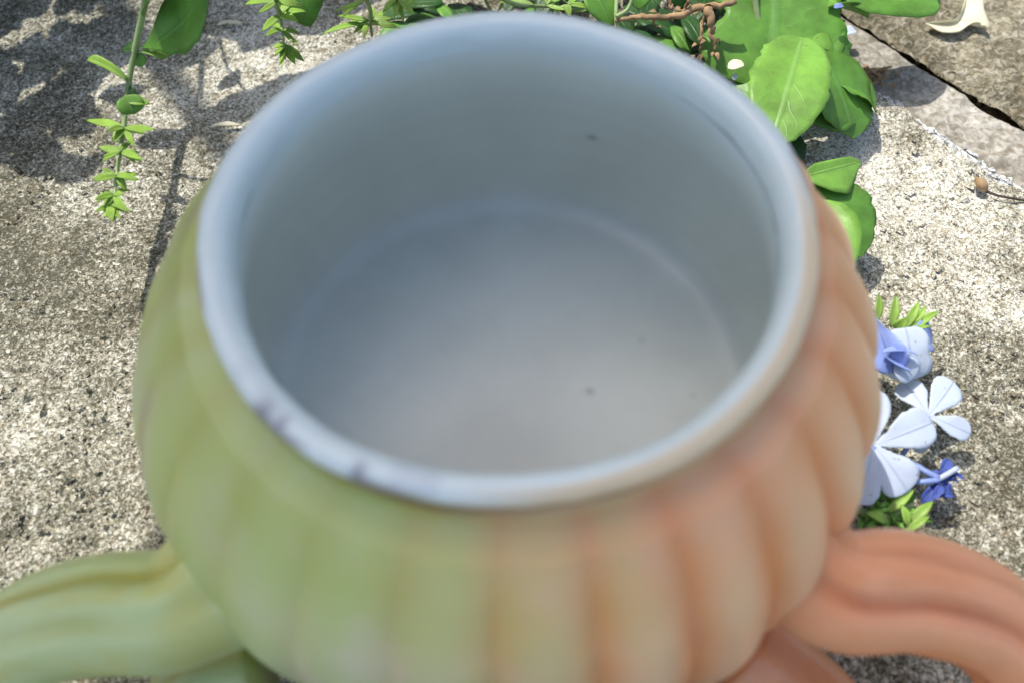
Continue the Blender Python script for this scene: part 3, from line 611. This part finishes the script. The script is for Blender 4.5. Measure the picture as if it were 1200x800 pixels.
# ------------------------------------------------------------------ small fallen things
ds = thing('dried_pod', 'small brown dried pod on a thin curved stalk at the right edge', 'seed pod', at(1150, 215, .1))
tube('stalk', [at(1154, 224, .10), at(1172, 230, .14), at(1200, 235, .1), at(1225, 240, .05)], [.04, .03, .03, .03], M['dry_dark'], ds, n=6)
V, F = tube_vf(catmull([at(1156, 224, .12), at(1150, 216, .26), at(1143, 208, .2)], 10), np.array([.04, .08, .11, .13, .14, .13, .11, .08, .05, .02]), 9); mesh_obj('pod', V, F, M['dry_tan'], ds)
cl = thing('fallen_cream_leaf', 'curled cream-coloured dead leaf lying on the brown stone at the top right corner', 'dead leaf', at(1125, 15, .2))
def blade(name, par, pts, z, mat, sag=.15):
    O = catmull([at(x, y, z+dz) for x, y, dz in pts]+[at(pts[0][0], pts[0][1], z+pts[0][2])], 73)[:-1]
    c = O.mean(0); n = len(O); V = []; UV = []
    for k in range(6):
        t = k/5
        for i, p in enumerate(O): q = c+(p-c)*t; q = q+np.array([0, 0, -sag*(1-t*t)]); V.append(q); UV.append((.5+.3*t*math.cos(i*.087), .5+.3*t*math.sin(i*.087)))
    F = grid_faces(6, n, True); m = len(V); V += [v-np.array([0, 0, .03]) for v in V]; F += [tuple(x+m for x in f[::-1]) for f in F]
    e = 5*n; F += [(e+i, e+(i+1) % n, e+(i+1) % n+m, e+i+m) for i in range(n)]
    return mesh_obj(name, V, F, mat, par, uv=UV+UV)
blade('leaf_blade', cl, [(1085, 27, .0), (1100, 25, .1), (1118, 22, .15), (1128, 12, .2), (1132, 0, .25), (1135, -14, .3), (1150, -10, .35), (1153, 10, .25), (1160, 32, .05), (1146, 26, .12), (1136, 29, .1), (1124, 37, .02), (1108, 38, .02), (1098, 35, 0)], .3, M['dry_cream'])
def bit(label, px, py, z, a, l, wd, mat, cat='petal', name='fallen_petal'):
    b = at(px, py, z); o = leaf(name, None, b, b+np.array([math.cos(a)*l, math.sin(a)*l, .03]), wd, M[mat], wl=ROUND, fold=.25, wave=.02, nl=10, nw=7)
    o['label'] = label; o['category'] = cat; o['group'] = 'fallen petals and dry scraps'; return o
bit('small round white fallen petal in the shadow right of the big lobed leaf', 988, 39, .5, .2, .36, .36, 'petal_white')
bit('tiny pale petal between two green leaves at the top edge', 977, 9, 2.6, .1, .25, .18, 'petal_blue')
bit('small pale crumpled petal lying on the broad green leaf beside the rim', 853, 80, 2.2, .3, .42, .32, 'dry_cream')
bit('tiny white petal between the rim and the broad leaf, below the crumpled one', 860, 94, 2.0, 1.2, .2, .14, 'petal_white')
bit('narrow white petal in the dark gap left of the bright oval leaf', 877, 104, 1.6, -.1, .28, .15, 'petal_white')
bit('cream curled dead leaf scrap in the leaf shadow just left of the rim', 246, 149, .12, .05, .8, .13, 'dry_cream', 'dead leaf', 'dead_leaf_scrap')
0 and bit('dark brown folded dead leaf under the curled cream scrap left of the rim', 240, 158, .12, -1.2, .55, .3, 'dry_dark', 'dead leaf', 'dead_leaf_scrap')
bit('white dry straw bit lying in the shade at the top edge between two sprigs', 254, 29, .12, .03, .75, .14, 'dry_cream', 'dead leaf', 'dead_leaf_scrap')

# ------------------------------------------------------------------ plants just outside the frame, whose shade falls in it, some added only for that
def sh(px, py, h): g = at(px, py, 0); return g+SUN*h          # the point at height h whose shadow lands on the stone at that spot
bush = thing('leafy_shrub', 'dense small-leaved shrub growing behind the stones to the upper left, throwing the dappled shade', 'shrub', (-30, 40, 0))
root = np.array([-30., 40, -2.5])
def pleaf(c, ln, wd, a, m_='leaf_dark', bank=.25):
    d = np.array([math.cos(a)*ln/2, math.sin(a)*ln/2, rng.uniform(-bank, bank)*ln/2])
    leaf('leaf', bush, c-d, c+d, wd, M[m_], wl=OVATE, fold=.12, arch=.05, nl=8, nw=5)
brs = []
for k in range(7):
    e = sh(-60+38*k, -20+20*(k % 3), 15+(k % 3)*3); P = [root, root*.6+e*.4+np.array([rng.normal(0, 2), rng.normal(0, 2), 6]), e]; brs.append(catmull(P, 30)); tube('branch', P, [.55, .35, .12], M['dry_tan'], bush, n=7)
HOLES = [(24, 30, 8), (57, 24, 14), (128, 8, 16), (44, 103, 9), (72, 78, 7), (12, 76, 8), (100, 118, 6), (62, 150, 5), (-20, 130, 8), (150, 110, 14)]
for k in range(250):
    while True:
        px, py = rng.uniform(-90, 170), rng.uniform(-90, 190)
        lim = 175 if px < 75 else (150 if px < 105 else 85)
        if py < lim and px < 135 and all(math.hypot(px-hx, (py-hy)*1.3) > hr+15 for hx, hy, hr in HOLES): break
    h = rng.uniform(7.0, 11.5); ln = rng.uniform(1.0, 1.9); pleaf(sh(px, py, h), ln, ln*.55, rng.uniform(0, 6.28))
for (px, py, ln, wd, a, h) in [(196, 163, 1.6, .8, .30, 7), (290, 122, 3.2, 1.1, .62, 9), (330, 104, 2.8, 1.0, .45, 9), (208, 60, 2.4, 1.7, .4, 11), (215, 45, 2.2, 1.2, 1.2, 12),
                               (262, 18, 2.4, 1.5, 2.0, 12), (285, 25, 2.4, 1.5, .3, 13), (310, 32, 2.2, 1.4, 1.0, 12), (270, 95, 1.0, .5, 1.2, 8), (300, 5, 2.4, 1.6, .1, 12), (375, 18, 2.4, 1.4, .5, 12), (395, 0, 2.4, 1.6, .1, 12),
                               (420, -10, 2.6, 1.6, .2, 12), (250, 2, 2, 1.3, .7, 13), (130, 30, 1.8, 1.2, 1.4, 13), (146, 110, 1.3, .8, .4, 8), (60, 190, 2.2, 1.0, .1, 14), (95, 195, 1.6, .8, .8, 13), (205, 235, .9, .35, -.4, 6), (190, 290, .9, .35, -1.4, 6), (200, 265, .8, .3, -1.9, 6)]:
    pleaf(sh(px, py, h), ln, wd, a)
mv = []; mf = []                                          # the rest of the crown, beyond counting
for k in range(4000):
    if k % 2: px, py = rng.uniform(-620, -75), rng.uniform(-420, 230)
    else: px, py = rng.uniform(-300, 520), rng.uniform(-560, -100)
    c = sh(px, py, rng.uniform(5.5, 24)); ln = rng.uniform(1.6, 3.2); a = rng.uniform(0, 6.28); d = np.array([math.cos(a), math.sin(a), rng.uniform(-.35, .35)])*ln/2
    b_ = np.array([-d[1], d[0], rng.uniform(-.2, .2)])*.5; n0 = len(mv)
    mv += [c-d, c-d*.4+b_, c+d*.35+b_*.85, c+d, c+d*.35-b_*.85, c-d*.4-b_, c+np.array([0, 0, .12])]
    mf += [(n0+i, n0+(i+1) % 6, n0+6) for i in range(6)]
fo = mesh_obj('foliage', mv, mf, M['leaf_dark'], bush); fo['kind'] = 'stuff'
tube('branch', [sh(235, -60, 10), sh(239, 20, 9.6), sh(236, 116, 9)], [.13, .10, .07], M['dry_tan'], bush, n=6)
tube('branch', [sh(255, -20, 9.6), sh(258, 40, 9), sh(268, 82, 8.5), sh(290, 110, 9)], [.07, .05, .04], M['dry_tan'], bush, n=6)
tube('branch', [sh(222, 150, 9), sh(206, 200, 7.5), sh(200, 240, 6.5), sh(184, 300, 6), sh(168, 368, 5.6)], [.13, .12, .11, .11, .06], M['dry_tan'], bush, n=6)
tube('branch', [sh(206, 205, 7.5), sh(240, 212, 7.5), sh(262, 200, 7.6)], [.05, .045, .03], M['dry_tan'], bush, n=6)

# added large-leaved plant, unseen: biggest leaf shaped to shade only the cup
ee = thing('added_shade_plant', 'unseen tall plant with very large dark leaves, added to shade the cup', 'plant', (-34, 48, 0))
H = 58.0; o_ = SUN*H
def poly_leaf(base, outline, z, mat, sag=.02):
    """shade-casting leaf blade: rings from the midpoint to a closed outline (cm)"""
    O = catmull([(x, y, 0) for x, y in outline]+[(outline[0][0], outline[0][1], 0)], 81)[:-1]; c = O.mean(0); n = len(O); K = 8; V = []; UV = []
    for k in range(K+1):
        t = k/K
        for i, p in enumerate(O):
            q = c+(p-c)*t; V.append((q[0], q[1], z-sag*t*t*8+.25*t*t*math.sin(i*.6))); UV.append((.5+.5*t*math.cos(i*.0785), .5+.5*t*math.sin(i*.0785)))
    return V, grid_faces(K+1, n, True), UV
outl = [(-8.2, -8.5), (-7.4, -2.5), (-5.2, 4.4), (-3.0, 8.6), (0, 10.0), (3.3, 9.2), (6.4, 5.2), (7.3, 2.0), (7.9, -2.2), (11.3, -5.5), (11.6, -10), (7, -15), (0, -16), (-5.5, -13.5)]
outl = [(x+o_[0], y+o_[1]) for x, y in outl]
V, F, UV = poly_leaf(None, outl, H, M['leaf_dark']); mesh_obj('leaf', V, F, M['leaf_dark'], ee, uv=UV)
cc = np.array([o_[0], o_[1]-1, H-.1])
tube('stalk', [np.array([-34, 48, -2.5]), np.array([-36, 46, 25]), np.array([-34, 38, 50]), cc], [.9, .7, .5, .3], M['leaf_dark'], ee, n=9)
for (dx, dy, z, s) in [(-24, 26, 40, 1.0), (-6, 36, 50, .9), (-38, 4, 34, .8)]:
    ol2 = [((x-o_[0])*s-34+dx+14, (y-o_[1])*s+48+dy-20) for x, y in outl]
    V, F, UV = poly_leaf(None, ol2, z, M['leaf_dark']); mesh_obj('leaf', V, F, M['leaf_dark'], ee, uv=UV)
    m_ = np.mean(ol2, 0); tube('stalk', [np.array([-34, 48, -2.5]), np.array([-34+dx*.3, 48+dy*.3, z*.7]), np.array([m_[0], m_[1], z-.2])], [.9, .6, .3], M['leaf_dark'], ee, n=8)

# unseen tree added behind the stones; its crown blocks sky light into the cup
tr = thing('added_sky_blocker_tree', 'unseen spreading leafy tree added well behind the stones to block sky light', 'tree', (10, 120, -3))
tube('trunk', [(10, 120, -3), (12, 118, 30), (6, 112, 62), (0, 100, 80)], [6, 5, 4, 2.5], M['dry_tan'], tr, n=12)
for e in [(-70, 70, 66), (60, 70, 68), (0, 62, 70), (-40, 130, 80), (60, 140, 80), (-100, 100, 70), (90, 100, 72), (-90, 40, 72), (-110, 5, 75)]:
    tube('limb', [(8, 114, 55), np.array([8, 114, 60])*.5+np.array(e)*.5+np.array([0, 0, 5]), e], [2.2, 1.4, .5], M['dry_tan'], tr, n=8)
mv = []; mf = []
for k in range(12000):
    h = rng.uniform(56, 92); c = np.array([rng.uniform(-150, 130), rng.uniform(-10, 165), h]); tx, ty = c[0]+.4*h, c[1]-.4*h
    if ty < 19.5 and tx > -22: continue
    a = rng.uniform(0, 6.28); ln = rng.uniform(4, 8); d = np.array([math.cos(a), math.sin(a), rng.uniform(-.5, .5)])*ln/2; b_ = np.array([-d[1], d[0], rng.uniform(-1, 1)])*.5; n0 = len(mv)
    mv += [c-d, c-d*.4+b_, c+d*.35+b_*.85, c+d, c+d*.35-b_*.85, c-d*.4-b_, c+np.array([0, 0, .3])]
    mf += [(n0+i, n0+(i+1) % 6, n0+6) for i in range(6)]
cr_ = mesh_obj('crown', mv, mf, M['leaf_dark'], tr); cr_['kind'] = 'stuff'

for o in bpy.data.objects:
    if '_o' in o: del o['_o']
